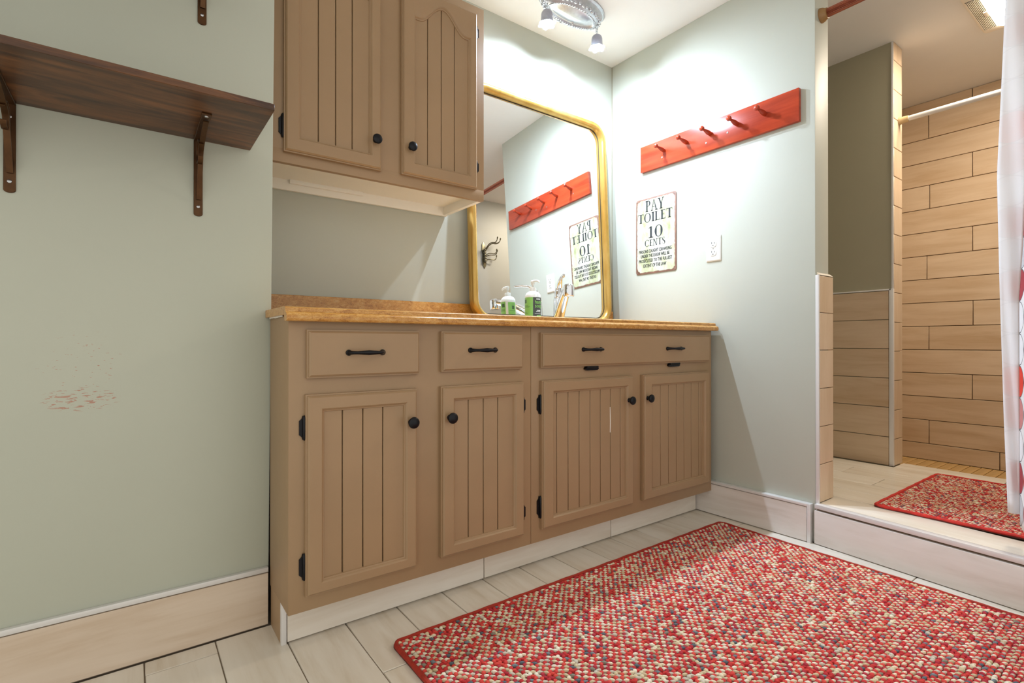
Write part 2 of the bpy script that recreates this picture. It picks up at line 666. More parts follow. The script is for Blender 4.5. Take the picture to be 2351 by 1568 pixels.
strip(0.882, 0.287, -0.012, 0.008, 0.003, 0.127).obj('riser_tile', M_BASE_Y, pl, 0.0012)
strip(0.284, -0.1, -0.012, 0.008, 0.003, 0.127).obj('riser_tile', M_BASE_Y, pl, 0.0012)
strip(0.882, -0.1, -0.010, 0.018, 0.134, 0.151).obj('nosing', M_TRIM, pl, 0.0025)
xs = [2.245, 2.395, 2.548, 2.70, 2.85, 3.0, 3.14]
pj = {0: 0.45, 1: 0.60, 2: 0.855, 3: 1.03, 4: 0.72, 5: 0.52}
strip(0.882, 0.30, 0.022, 0.168, ZP - 0.012, ZP).obj('plank_tile', M_FLOOR, pl, 0.0012)
strip(0.297, -0.1, 0.022, 0.168, ZP - 0.012, ZP).obj('plank_tile', M_FLOOR, pl, 0.0012)
put_tile(pl, 2.213, 2.2435, 0.89, 1.90, ZP - 0.012, ZP, M_FLOOR, 'plank_tile')
for i in range(6):
    j = pj[i]
    top = 1.90 if xs[i + 1] < 3.02 else 0.915
    ys = [-0.1] + [y for y in (j - 0.6, j, j + 0.6, j + 1.2) if -0.08 < y < top - 0.03] + [top]
    for a, b in zip(ys[:-1], ys[1:]):
        put_tile(pl, xs[i] + 0.0015, xs[i + 1] - 0.0015, a + 0.0015, b - 0.0015, ZP - 0.012, ZP, M_FLOOR, 'plank_tile')

# tile clad end of the right wall
endz = [0.152, 0.296, 0.440, 0.585, 0.731, 0.874, 1.016]
for a, b in zip(endz[:-1], endz[1:]):
    put_tile(wr, 2.101, 2.216, 0.873, 0.884, a + 0.0012, b - 0.0012, M_SHW_S)
B().box(2.0885, 2.099, 0.8725, 0.8845, ZP, 1.017).obj('corner_trim', M_TRIM, wr, 0.0015)
B().prism([(0.873, 1.018), (0.884, 1.028), (0.884, 1.018)], 0, 2.099, 2.216).obj('end_cap_bevel', M_CREAMPL, wr)

# partition between shower room and stall
wp = struct(B().box(3.026, 3.138, 0.927, 1.912, 0, ZC).obj('wall_partition', M_WALL_OLIVE, smooth=False), 'olive painted partition wall with tan tile below, seen through the doorway', 'wall')
hz = [ZP, 0.292, 0.439, 0.584, 0.730, 0.874, 1.018]
for a, b in zip(hz[:-1], hz[1:]):
    put_tile(wp, 3.016, 3.0265, 0.938, 1.53, a + 0.0015, b - 0.0015, M_SHW)
B().box(3.014, 3.027, 0.927, 1.53, 1.019, 1.026).obj('metal_cap', M_TRIM, wp, 0.001)
B().box(3.014, 3.027, 0.917, 0.936, ZP, 1.026).obj('corner_trim', M_TRIM, wp, 0.001)
B().box(3.022, 3.027, 0.919, 0.928, 1.026, ZC).obj('corner_bead', M_TRIM, wp, 0.001)
ez = [ZP, 0.281, 0.424, 0.571, 0.717, 0.861, 1.007, 1.150, 1.296, 1.439, 1.583, 1.725, 1.871, 2.013, 2.159, ZC]
for a, b in zip(ez[:-1], ez[1:]):
    put_tile(wp, 3.028, 3.14, 0.918, 0.928, a + 0.0015, b - 0.0015, M_SHW_S)

# tiled shower wall, running bond
ws = struct(B().box(3.962, 4.05, -0.1, 1.912, -0.02, ZC).obj('wall_shower', M_GROUT_L, smooth=False), 'tan wood look tiled wall at the back of the shower stall', 'wall')
rows = [0.036, 0.137, 0.282, 0.427, 0.572, 0.716, 0.861, 1.006, 1.151, 1.296, 1.441, 1.586, 1.731, 1.875, 2.02, 2.165, ZC]
vj = [0.698, 1.019, 0.613, 0.816, 1.213, 1.019, 0.812, 1.213, 1.028, 0.813, 1.213, 1.014, 0.813, 1.213, 1.019, 0.813]
for i in range(16):
    ys = [-0.1] + [y for y in (vj[i] - 1.2, vj[i] - 0.6, vj[i], vj[i] + 0.6) if -0.07 < y < 1.32] + [1.34]
    for a, b in zip(ys[:-1], ys[1:]):
        put_tile(ws, 3.951, 3.962, a + 0.0018, b - 0.0018, rows[i] + 0.0018, rows[i + 1] - 0.0018, M_SHW)
struct(B().box(3.14, 3.95, 1.34, 1.40, 0, ZC).obj('wall_stall', M_SHW, smooth=False), 'far side wall of the shower stall behind the partition', 'wall')
wn = struct(B().box(1.985, 4.05, -0.16, -0.101, 0, ZC).obj('wall_near', M_WALL_GREY, smooth=False), 'grey wall seen in the mirror behind the ornate hook', 'wall')
struct(B().box(XW, 3.026, 1.913, 1.96, 0, ZC).obj('wall_corridor', M_WALL_OLIVE, smooth=False), 'olive wall at the end of the passage beside the partition', 'wall')
# shower pan with mosaic
sp = struct(B().box(3.141, 3.961, -0.1, 1.34, -0.02, 0.028).obj('floor_shower_pan', M_GROUT_L, smooth=False), 'amber mosaic floor of the shower stall', 'floor')
mm = B().box(-0.0235, 0.0235, -0.0235, 0.0235, 0, 0.008).mesh('mosaic_tile', M_MOSAIC, 0.001, True, 1)
cnt = 0
rest = B()
for i in range(16):
    for j in range(24):
        x, y = 3.9255 - 0.05 * i, 1.30 - 0.05 * j
        if x < 3.17 or y < -0.07:
            continue
        if i < 12 and j < 24 and cnt < 280 and y > 0.1:
            link('mosaic_tile', mm, sp, (x, y, 0.028))
            cnt += 1
        else:
            rest.box(x - 0.0235, x + 0.0235, y - 0.0235, y + 0.0235, 0.028, 0.036)
ro = rest.obj('mosaic_field', M_MOSAIC, sp, smooth=False)
ro['kind'] = 'stuff'

# toe kick below the base cabinets
tk = struct(B().box(0.3135, 2.06, YT + 0.006, YT + 0.016, 0.0, 0.104).obj('trim_1', M_GROUT, smooth=False), 'pale tiled toe kick under the base cabinets', 'trim')
for a, b in ((0.3165, 0.9085), (0.9115, 1.4985), (1.5015, 2.058)):
    put_tile(tk, a, b, YT - 0.002, YT + 0.007, 0.004, 0.103, M_TOE)
B().box(0.302, 0.3145, YT - 0.003, YT + 0.010, 0.0, 0.104).obj('white_end_trim', M_TRIM, tk, 0.001)


# ================================================================== CABINETS
def ring_panel(x0, x1, z0, z1, ox0, ox1, oz0, oz1, yb, yf, arch=0.0):
    """mitred frame with lipped outer edge and ogee inner edge; optional cathedral arch"""
    if arch:
        K = 18
        inner = [(ox0, oz0), (ox1, oz0)]
        for i in range(K + 1):
            t = 1 - 2 * i / K
            a = min(1.0, abs(t) / 0.86)
            inner.append(((ox0 + ox1) / 2 + t * (ox1 - ox0) / 2, oz1 + arch * 0.5 * (1 + math.cos(math.pi * a))))
    else:
        inner = [(ox0, oz0), (ox1, oz0), (ox1, oz1), (ox0, oz1)]
    w, ow = x1 - x0, ox1 - ox0

    def outer(d):
        out = []
        for i, (x, z) in enumerate(inner):
            fx = (x - ox0) / ow
            out.append((x0 + d + fx * (w - 2 * d), (z0 + d) if i < 2 else (z1 - d)))
        return out

    def inn(d):
        out = []
        for i, (x, z) in enumerate(inner):
            fx = (x - ox0) / ow
            out.append((ox0 - d + fx * (ow + 2 * d), (z - d) if i < 2 else (z + d)))
        return out
    spec = [(outer(0), yb), (outer(0), yf + 0.008), (outer(0.0035), yf + 0.0075), (outer(0.004), yf + 0.004), (outer(0.008), yf),
            (inn(0.009), yf), (inn(0.006), yf + 0.0022), (inn(0.004), yf + 0.0062), (inn(0.001), yf + 0.0074), (inn(0), yf + 0.0105), (inn(0), yb)]
    b = B()
    b.loops([[(x, y, z) for x, z in l] for l, y in spec], True, (False, False), True)
    return b


def make_door(parent, x0, x1, z0, z1, op, grooves, yf, mat, arch=0.0, name='door'):
    ox0, ox1, oz0, oz1 = op
    d = ring_panel(x0, x1, z0, z1, ox0, ox1, oz0, oz1, yf + 0.019, yf, arch).obj(name, mat, parent)
    es = [ox0 - 0.012] + grooves + [ox1 + 0.012]
    for a, b in zip(es[:-1], es[1:]):
        B().box(a + 0.0011, b - 0.0011, yf + 0.0105, yf + 0.0165, oz0 - 0.01, oz1 + arch + (0.012 if not arch else 0.006)).obj('board', mat, d, 0.0014, True, 1)
    return d


def make_knob(parent, x, y, z):
    prof = [(0.0085, 0), (0.0075, 0.002), (0.0055, 0.006), (0.006, 0.010), (0.0135, 0.0135), (0.0158, 0.018), (0.0150, 0.0215), (0.011, 0.0242), (0.005, 0.0255), (0.0, 0.0257)]
    return B().lathe(prof, (x, y, z), (0, -1, 0), 24).obj('knob', M_BLACK, parent)


def make_pull(parent, x0, x1, y, z):
    pts, rad = [], []
    n = 22
    for i in range(n + 1):
        t = i / n
        x = x0 + 0.004 + (x1 - x0 - 0.008) * t
        e = min(t, 1 - t) / 0.16
        out = 0.024 * math.sin(min(1, e) * math.pi / 2)
        pts.append((x, y - out, z))
        rad.append(0.0046 + 0.0026 * max(0, 1 - abs(t - 0.5) / 0.32) + 0.0022 * max(0, 1 - min(t, 1 - t) / 0.10))
    b = B().tube(pts, rad, 12, 0.9)
    for x in (x0 + 0.005, x1 - 0.005):
        b.lathe([(0.0078, 0), (0.0075, 0.004), (0.005, 0.006)], (x, y, z), (0, -1, 0), 14)
    return b.obj('pull', M_BLACK, parent)


def make_hinge(parent, x, y, z0, z1, side):
    """self-closing hinge: leaf with finial tips on the face frame beside the door, and a knuckle"""
    zc, h = (z0 + z1) / 2, (z1 - z0) / 2
    b = B()
    poly = [(0, -h * 0.72), (0.3, -h * 0.95), (0.45, -h * 0.72), (1.0, -h * 0.55), (1.0, h * 0.55), (0.45, h * 0.72), (0.3, h * 0.95), (0, h * 0.72)]
    b.prism([(x + side * p[0] * 0.011, zc + p[1]) for p in poly], 1, y - 0.004, y)
    b.lathe([(0.0, -h), (0.0022, -h * 0.95), (0.0042, -h * 0.8), (0.0042, h * 0.8), (0.0022, h * 0.95), (0.0, h)], (x, y - 0.006, zc), (0, 0, 1), 10)
    return b.obj('hinge', M_BLACK, parent)


def make_slab(parent, x0, x1, z0, z1, yf, name='drawer_front'):
    L = []
    for d, y in ((0, yf + 0.019), (0, yf + 0.008), (0.0035, yf + 0.0075), (0.004, yf + 0.004), (0.008, yf)):
        L.append([(x0 + d, y, z0 + d), (x1 - d, y, z0 + d), (x1 - d, y, z1 - d), (x0 + d, y, z1 - d)])
    return B().loops(L, True, (True, True)).obj(name, M_CAB, parent)


def base_body(x0, x1, left):
    b = B()
    if left:
        b.box(x0, x1, YF, 1.508, 0.105, 0.8262)
        b.box(x0 + 0.013, x1, 1.5075, 1.905, 0.105, 0.8262)
        b.box(x0 + 0.0005, x0 + 0.012, YT + 0.0102, 1.500, 0.0, 0.106)
    else:
        b.box(x0, x1, YF, 1.905, 0.105, 0.8262)
    return b


# left base cabinet
cl = thing('base_cabinet', 'taupe base cabinet on the left, two separate drawers over two doors', 'cabinet', (0.67, 1.6, 0.0))
base_body(0.3015, 1.0432, True).obj('body', M_CAB, cl, 0.0015)
d = make_slab(cl, 0.341, 0.640, 0.673, 0.7915, YD)
make_pull(d, 0.435, 0.534, YD, 0.7345)
d = make_slab(cl, 0.709, 1.0, 0.6765, 0.792, YD)
make_pull(d, 0.795, 0.893, YD, 0.7375)
d = make_door(cl, 0.338, 0.633, 0.1435, 0.6335, (0.383, 0.592, 0.181, 0.5895), [0.428, 0.481, 0.535], YD, M_CAB)
make_knob(d, 0.611, YD, 0.544)
for z0, z1 in ((0.522, 0.584), (0.182, 0.250)):
    make_hinge(d, 0.3365, YF, z0, z1, -1)
d = make_door(cl, 0.7075, 1.0055, 0.147, 0.635, (0.753, 0.963, 0.186, 0.591), [0.800, 0.853, 0.906], YD, M_CAB)
make_knob(d, 0.731, YD, 0.546)
for z0, z1 in ((0.532, 0.588), (0.190, 0.244)):
    make_hinge(d, 1.0075, YF, z0, z1, 1)

# right base cabinet
cr = thing('base_cabinet', 'taupe sink base cabinet on the right, one wide drawer front over two doors', 'cabinet', (1.55, 1.6, 0.0))
base_body(1.0444, 2.066, False).obj('body', M_CAB, cr, 0.0015)
d = make_slab(cr, 1.077, 2.031, 0.677, 0.7925, YD)
make_pull(d, 1.255, 1.351, YD, 0.736)
make_pull(d, 1.722, 1.823, YD, 0.736)
for x0, x1 in ((1.280, 1.348), (1.751, 1.827)):
    h = B().prism([(x0 + 0.008, 0.6615), (x1 - 0.008, 0.6615), (x1, 0.667), (x1 - 0.006, 0.6755), (x0 + 0.006, 0.6755), (x0, 0.667)], 1, YF - 0.010, YF)
    h.tube([(x0 + 0.006, YF - 0.010, 0.6735), (x1 - 0.006, YF - 0.010, 0.6735)], 0.0045, 10)
    o = h.obj('tilt_hinge', M_BLACK, d)
    o['label'] = 'black tilt-out hinge under the wide drawer front'
d = make_door(cr, 1.080, 1.5265, 0.148, 0.635, (1.132, 1.486, 0.188, 0.591), [1.147, 1.199, 1.2515, 1.304, 1.356, 1.4085, 1.461], YD, M_CAB)
make_knob(d, 1.498, YD, 0.544)
for z0, z1 in ((0.524, 0.590), (0.182, 0.258)):
    make_hinge(d, 1.0785, YF, z0, z1, -1)
o = B().prism([(1.4045, 0.525), (1.4065, 0.525), (1.4085, 0.48), (1.4085, 0.455), (1.407, 0.432), (1.4045, 0.432), (1.4055, 0.47)], 1, YD + 0.0095, YD + 0.0108).obj('scratch', M_SCRATCH, d)
o['label'] = 'pale vertical scratch in the paint'
d = make_door(cr, 1.5865, 2.030, 0.148, 0.635, (1.640, 1.9865, 0.190, 0.5885), [1.645, 1.698, 1.749, 1.801, 1.853, 1.904, 1.957, 1.975], YD, M_CAB)
make_knob(d, 1.606, YD, 0.545)
for z0, z1 in ((0.524, 0.590), (0.182, 0.258)):
    make_hinge(d, 2.0315, YF, z0, z1, 1)

# countertop with ogee nose and backsplash
ct = thing('countertop', 'golden brown granite look countertop with ogee edge over both base cabinets', 'countertop', (1.18, 1.6, 0.811))
nose = [(1.335, 0.8465), (1.300, 0.8465), (1.294, 0.8455), (1.2905, 0.843), (1.2900, 0.8385), (1.2895, 0.8345), (1.286, 0.8320), (1.281, 0.8305), (1.2775, 0.8275), (1.276, 0.823), (1.276, 0.8165), (1.2785, 0.8125), (1.283, 0.811), (1.300, 0.811), (1.3005, 0.8265), (1.335, 0.8265)]
B().prism(nose, 0, 0.2905, 2.074).obj('ogee_edge', M_LAM, ct)
top = B().box(0.2905, 2.086, 1.335, 1.5125, 0.8268, 0.8465)
top.box(0.3125, 2.086, 1.5125, 1.914, 0.8268, 0.8465)
top.obj('top', M_LAM, ct)
tag(B().box(0.3165, 2.078, 1.896, 1.9145, 0.8468, 0.9265).obj('backsplash', M_LAM, None, 0.003), 'low golden brown backsplash strip against the back wall behind the mirror', 'backsplash')
L = []
for d_, z_ in ((0.0, 0.8466), (0.0, 0.8472), (0.006, 0.8476), (0.026, 0.8476), (0.034, 0.8474), (0.050, 0.8471), (0.12, 0.8470)):
    L.append([(x, y, z_) for x, y in rrect(1.27 + d_, 1.70 - d_, 1.385 + d_, 1.725 - d_, 0.13 - d_ * 0.6, 9)])
B().loops(L, True, (True, True)).obj('reflected_sink_plate', M_WHITEPL, ct)  # flat white sink stand-in, unseen, added to whiten reflections in the chrome faucet
ck = B()
cy = 1.36
while cy < 1.50:
    w = random.uniform(0.006, 0.016)
    ck.ball((0.2985, cy, 0.8258), 0.005, 6, 4, (0.4, w / 0.006, random.uniform(0.5, 0.9)))
    cy += w
ck.obj('caulk', M_GAP, ct)

# wall cabinet
uc = thing('wall_cabinet', 'taupe wall cabinet with two arched beadboard doors and white underside', 'cabinet', (0.694, 1.77, 1.292))
UX0, UX1 = 0.3225, 1.0665
b = B().box(UX0, UX1, YU, 1.9125, 1.332, 2.014)
b.box(UX0, UX1, YU, YU + 0.019, 1.2925, 1.3325)
b.obj('body', M_CAB, uc, 0.0012)
B().box(UX0 + 0.0005, UX1 - 0.018, YU + 0.019, 1.90, 1.3265, 1.3322).obj('bottom_panel', M_CABIN, uc)
B().box(UX0 + 0.0005, UX1 - 0.0005, 1.900, 1.9135, 1.2905, 1.3322).obj('back_rail', M_CABIN, uc, 0.001)
B().box(UX1 - 0.018, UX1 - 0.0005, YU + 0.0192, 1.900, 1.2925, 1.3322).obj('side_rail', M_CABIN, uc, 0.001)
B().box(0.44, 0.70, 1.888, 1.9005, 1.3125, 1.3268).obj('lamp_batten', M_CABIN, uc, 0.002)
YUD = YU - 0.02
d = make_door(uc, 0.358, 0.6575, 1.3225, 1.977, (0.406, 0.6155, 1.3725, 1.866), [0.457, 0.5095, 0.5615], YUD, M_CAB, 0.070)
make_knob(d, 0.634, YUD, 1.4145)
for z0, z1 in ((1.362, 1.436), (1.87, 1.94)):
    make_hinge(d, 0.3565, YU, z0, z1, -1)
d = make_door(uc, 0.7285, 1.0285, 1.3270, 1.977, (0.7805, 0.990, 1.3765, 1.866), [0.827, 0.8805, 0.934], YUD, M_CAB, 0.070)
make_knob(d, 0.758, YUD, 1.4185)
for z0, z1 in ((1.388, 1.438), (1.888, 1.94)):
    make_hinge(d, 1.0305, YU, z0, z1, 1)

# ================================================================== MIRROR (leans on the wall above the backsplash)
MX0, MX1, MZ0, MZ1 = 1.150, 2.000, 0.8475, 1.900
LEAN = 0.050
mr = thing('wall_mirror', 'large gold framed mirror with rounded corners standing on the counter', 'mirror', (1.575, 1.868, MZ0))


def mpt(x, z, dep):
    """dep: distance in front of the mirror's back plane; plane leans back with height"""
    s = LEAN / (MZ1 - MZ0)
    return (x, 1.853 + (z - MZ0) * s - dep, z + dep * s)


L = []
for ins, dep, r in ((0.0, 0.0, 0.095), (-0.001, 0.012, 0.096), (0.002, 0.024, 0.093), (0.008, 0.0315, 0.087), (0.016, 0.034, 0.080), (0.023, 0.0325, 0.073), (0.029, 0.027, 0.068), (0.033, 0.018, 0.064), (0.035, 0.003, 0.062), (0.035, 0.0, 0.062)):
    L.append([mpt(x, z, dep) for x, z in rrect(MX0 + ins, MX1 - ins, MZ0 + ins, MZ1 - ins, r)])
B().loops(L, True, (False, False), True).obj('frame', M_GOLD, mr)
g = [mpt(x, z, 0.0035) for x, z in rrect(MX0 + 0.033, MX1 - 0.033, MZ0 + 0.033, MZ1 - 0.033, 0.064)]
g2 = [mpt(x, z, 0.0005) for x, z in rrect(MX0 + 0.033, MX1 - 0.033, MZ0 + 0.033, MZ1 - 0.033, 0.064)]
B().loops([g2, g], True, (True, True)).obj('glass', M_MIRROR, mr, smooth=False)
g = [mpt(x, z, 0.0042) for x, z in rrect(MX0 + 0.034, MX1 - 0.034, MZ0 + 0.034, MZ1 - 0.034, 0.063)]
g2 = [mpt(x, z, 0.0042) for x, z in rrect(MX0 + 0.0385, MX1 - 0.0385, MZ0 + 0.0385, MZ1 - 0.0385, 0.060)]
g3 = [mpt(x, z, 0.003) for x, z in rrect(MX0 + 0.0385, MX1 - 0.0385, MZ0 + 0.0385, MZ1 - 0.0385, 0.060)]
B().loops([g, g2, g3], True).obj('inner_dark_bead', M_SLOT, mr)  # dark line where the glass meets the frame's inner lip

# ================================================================== FAUCET
FX, FY, CT = 1.583, 1.775, 0.8465
fa = thing('faucet', 'chrome single lever faucet on the counter in front of the mirror', 'faucet', (FX, FY, CT))
fd = Vector((-0.125, -0.205, 0)).normalized()
F0 = Vector((FX, FY, CT))
B().lathe([(0.030, 0), (0.030, 0.004), (0.024, 0.008), (0.022, 0.012)], F0, n=28).obj('base', M_CHROME, fa)
B().lathe([(0.0255, 0.008), (0.0260, 0.06), (0.0245, 0.115), (0.0220, 0.118), (0.0220, 0.120), (0.0235, 0.122), (0.0215, 0.140), (0.0170, 0.160), (0.0120, 0.172), (0, 0.176)], F0, n=28).obj('body', M_CHROME, fa)
pts, rad = [], []
for i in range(15):
    t = i / 14
    pts.append(F0 + fd * (0.005 + 0.215 * t) + Vector((0, 0, 0.035 + 0.150 * t - 0.045 * t * t * t)))
    rad.append(0.0240 - 0.0070 * t)
sp_ = B().tube(pts, rad, 18).obj('spout', M_CHROME, fa)
hp = pts[-1]
B().lathe([(0.0, 0.014), (0.016, 0.013), (0.0215, 0.008), (0.0232, 0.0), (0.0232, -0.034), (0.0210, -0.039), (0.0, -0.039)], hp + Vector((0, 0, 0.004)) + fd * 0.006, n=24).obj('spray_head', M_CHROME, fa)
lp = [F0 + Vector((0, 0, 0.155)), F0 + fd * 0.012 + Vector((0, 0, 0.180)), F0 + fd * 0.038 + Vector((0, 0, 0.198)), F0 + fd * 0.075 + Vector((0, 0, 0.206)), F0 + fd * 0.10 + Vector((0, 0, 0.206)), F0 + fd * 0.115 + Vector((0, 0, 0.210))]
B().tube(lp, [0.0150, 0.0125, 0.0095, 0.0080, 0.0090, 0.0060], 14, 0.75).obj('lever', M_CHROME, fa)

# ================================================================== SOAP BOTTLE
SX, SY = 1.418, 1.762
sb = thing('soap_bottle', 'white hand soap pump bottle with green and charcoal label', 'bottle', (SX, SY, CT))
S0 = (SX, SY, CT)
B().lathe([(0.030, 0), (0.034, 0.002), (0.0352, 0.008), (0.0352, 0.112), (0.0335, 0.122), (0.028, 0.131), (0.020, 0.1365), (0.0145, 0.1385), (0.0140, 0.140)], S0, n=36).obj('bottle_body', M_WHITEPL, sb)
B().lathe([(0.0145, 0.138), (0.0145, 0.152), (0.0135, 0.1545), (0.006, 0.156), (0.0042, 0.158), (0.0042, 0.171)], S0, n=24).obj('collar', M_WHITEPL, sb)
pm = B().lathe([(0.0062, 0.167), (0.0085, 0.172), (0.0090, 0.182), (0.0075, 0.185), (0, 0.186)], S0, n=20)
pm.tube([(SX, SY + 0.008, CT + 0.181), (SX, SY - 0.01, CT + 0.1825), (SX, SY - 0.03, CT + 0.182), (SX, SY - 0.040, CT + 0.179), (SX, SY - 0.0425, CT + 0.174)], [0.0065, 0.0062, 0.005, 0.0042, 0.0035], 12)
pm.obj('pump', M_WHITEPL, sb)


def wrap(a0, a1, z0, z1, r, mat, name, par):
    n = max(3, int(abs(a1 - a0) / 6))
    L = []
    for k in range(n + 1):
        a = math.radians(a0 + (a1 - a0) * k / n)
        c, s = math.cos(a), math.sin(a)
        L.append([(SX + (r - 0.0008) * c, SY + (r - 0.0008) * s, CT + z0), (SX + r * c, SY + r * s, CT + z0), (SX + r * c, SY + r * s, CT + z1), (SX + (r - 0.0008) * c, SY + (r - 0.0008) * s, CT + z1)])
    return B().loops(L, True, (True, True)).obj(name, mat, par)


lb = wrap(-128, -40, 0.006, 0.110, 0.0356, M_DKLAB, 'front_label', sb)
lg = wrap(-212, -128.5, 0.006, 0.110, 0.0356, M_GREEN, 'side_label', sb)
lk = wrap(62, 128, 0.006, 0.106, 0.0356, M_GREEN, 'back_label', sb)


def wrap_text(body, a0, arc, z, h, r, mat, par):
    """letters bent around the bottle, starting at angle a0 and running counter-clockwise"""
    vs, fs = text_geo(body, h, math.radians(arc) * r)
    out = []
    for x, y in vs:
        a = math.radians(a0) + x / r
        out.append((SX + r * math.cos(a), SY + r * math.sin(a), CT + z + y))
    bb = B()
    bb.add(out, fs)
    return bb.obj('lettering', mat, par, smooth=False)


wrap_text('hand', -114, 62, 0.082, 0.017, 0.0359, M_GREENTXT, lb)
wrap_text('soap', -114, 62, 0.060, 0.017, 0.0359, M_GREENTXT, lb)
for a0, a1, z, h, m_ in ((-104, -70, 0.1005, 0.004, M_WHITEPL), (-100, -66, 0.052, 0.0028, M_WHITEPL), (-106, -66, 0.047, 0.0028, M_WHITEPL), (-116, -58, 0.038, 0.0014, M_WHITEPL), (-100, -56, 0.010, 0.022, M_GREENTXT)):
    wrap(a0, a1, z, z + h, 0.0359, m_, 'print', lb)
for a0, a1, z, h in ((-205, -180, 0.085, 0.016), (-205, -165, 0.074, 0.0012), (-205, -150, 0.070, 0.0012), (-205, -155, 0.066, 0.0012), (-204, -198, 0.040, 0.006), (-190, -184, 0.040, 0.006), (-178, -170, 0.040, 0.003)):
    wrap(a0, a1, z, z + h, 0.0359, M_DKGREEN, 'print', lg)
for a0, a1, z, h in ((78, 98, 0.074, 0.016), (74, 98, 0.096, 0.0012), (68, 120, 0.066, 0.0012), (68, 120, 0.048, 0.0012)):
    wrap(a0, a1, z, z + h, 0.0359, M_DKGREEN, 'print', lk)

# ================================================================== PEG RAIL
pr = thing('peg_rail', 'red stained wooden peg rail with five pegs on the right wall', 'peg rail', (2.08, 1.32, 1.62))
B().box(2.072, XW, 0.936, 1.706, 1.618, 1.747).obj('board', M_REDW, pr, 0.002)
for y in (1.562, 1.437, 1.315, 1.188, 1.068):
    ax = Vector((-0.97, 0.09, 0.22)).normalized()
    prof = [(0.0085, -0.004), (0.0088, 0.002), (0.0098, 0.010), (0.0098, 0.018), (0.0080, 0.028), (0.0055, 0.040), (0.0050, 0.047), (0.0065, 0.050), (0.0100, 0.053), (0.0112, 0.058), (0.0098, 0.0635), (0.005, 0.067), (0, 0.0675)]
    B().lathe(prof, (2.0725, y, 1.690), ax, 18).obj('peg', M_REDW, pr)
for y, z in ((1.575, 1.660), (1.232, 1.668), (1.335, 1.655)):
    B().lathe([(0.004, -0.001), (0.004, 0.0008), (0.002, 0.0016), (0, 0.0017)], (2.072, y, z), (-1, 0, 0), 12).obj('screw', M_STEEL, pr)

# ================================================================== TIN SIGN
SY0, SY1, SZ0, SZ1 = 1.503, 1.746, 1.106, 1.486
ts = thing('tin_sign', 'weathered cream tin sign reading PAY TOILET 10 CENTS', 'sign', (2.087, 1.62, SZ0))
outer = rrect(SY0, SY1, SZ0, SZ1, 0.012, 5)
B().prism(outer, 0, 2.0865, 2.0885).obj('plate', M_RUST, ts, 0.0004)
rng = random.Random(4)
jag = []
W_, H_ = SY1 - SY0, SZ1 - SZ0
for i in range(180):
    t = i / 180 * 2 * (W_ + H_)
    pts4 = [(SY0, SZ0), (SY1, SZ0), (SY1, SZ1), (SY0, SZ1)]
    if t < W_:
        p = (SY0 + t, SZ0)
    elif t < W_ + H_:
        p = (SY1, SZ0 + t - W_)
    elif t < 2 * W_ + H_:
        p = (SY1 - (t - W_ - H_), SZ1)
    else:
        p = (SY0, SZ1 - (t - 2 * W_ - H_))
    m = 0.0085 + rng.uniform(-0.0018, 0.0018)
    y = min(max(p[0], SY0 + m), SY1 - m)
    z = min(max(p[1], SZ0 + m), SZ1 - m)
    R = 0.024
    cy = min(max(y, SY0 + m + R), SY1 - m - R)
    cz = min(max(z, SZ0 + m + R), SZ1 - m - R)
    dd = math.hypot(y - cy, z - cz)
    if dd > R:
        y, z = cy + (y - cy) * R / dd, cz + (z - cz) * R / dd
    jag.append((y, z))
B().prism(jag, 0, 2.0862, 2.0866).obj('enamel_face', M_SIGN, ts, smooth=False)
for y in (SY0 + 0.008, SY1 - 0.008):
    for z in (SZ0 + 0.010, SZ1 - 0.010):
        B().lathe([(0.0025, 0), (0.0025, 0.0006), (0, 0.0009)], (2.0865, y, z), (-1, 0, 0), 10).obj('nail', M_STEEL, ts)


def quad(p0, p1, w0, w1=None):
    """stroke whose width runs horizontally"""
    w1 = w0 if w1 is None else w1
    return [(p0[0], p0[1]), (p0[0] + w0, p0[1]), (p1[0] + w1, p1[1]), (p1[0], p1[1])]


def arc_band(cx, cy, rx, ry, a0, a1, thick, thin, n=22, power=1.0):
    """crescent stroke: thick where it runs vertically, thin at top and bottom"""
    out = []
    for i in range(n):
        t0, t1 = [math.radians(a0 + (a1 - a0) * k / n) for k in (i, i + 1)]
        q = []
        for t, side in ((t0, 0), (t1, 0), (t1, 1), (t0, 1)):
            w = thin + (thick - thin) * abs(math.cos(t)) ** 1.6
            wx, wy = (w, thin) if side else (0, 0)
            q.append((cx + (rx - wx) * math.cos(t), cy + (ry - wy) * math.sin(t)))
        out.append(q)
    return out


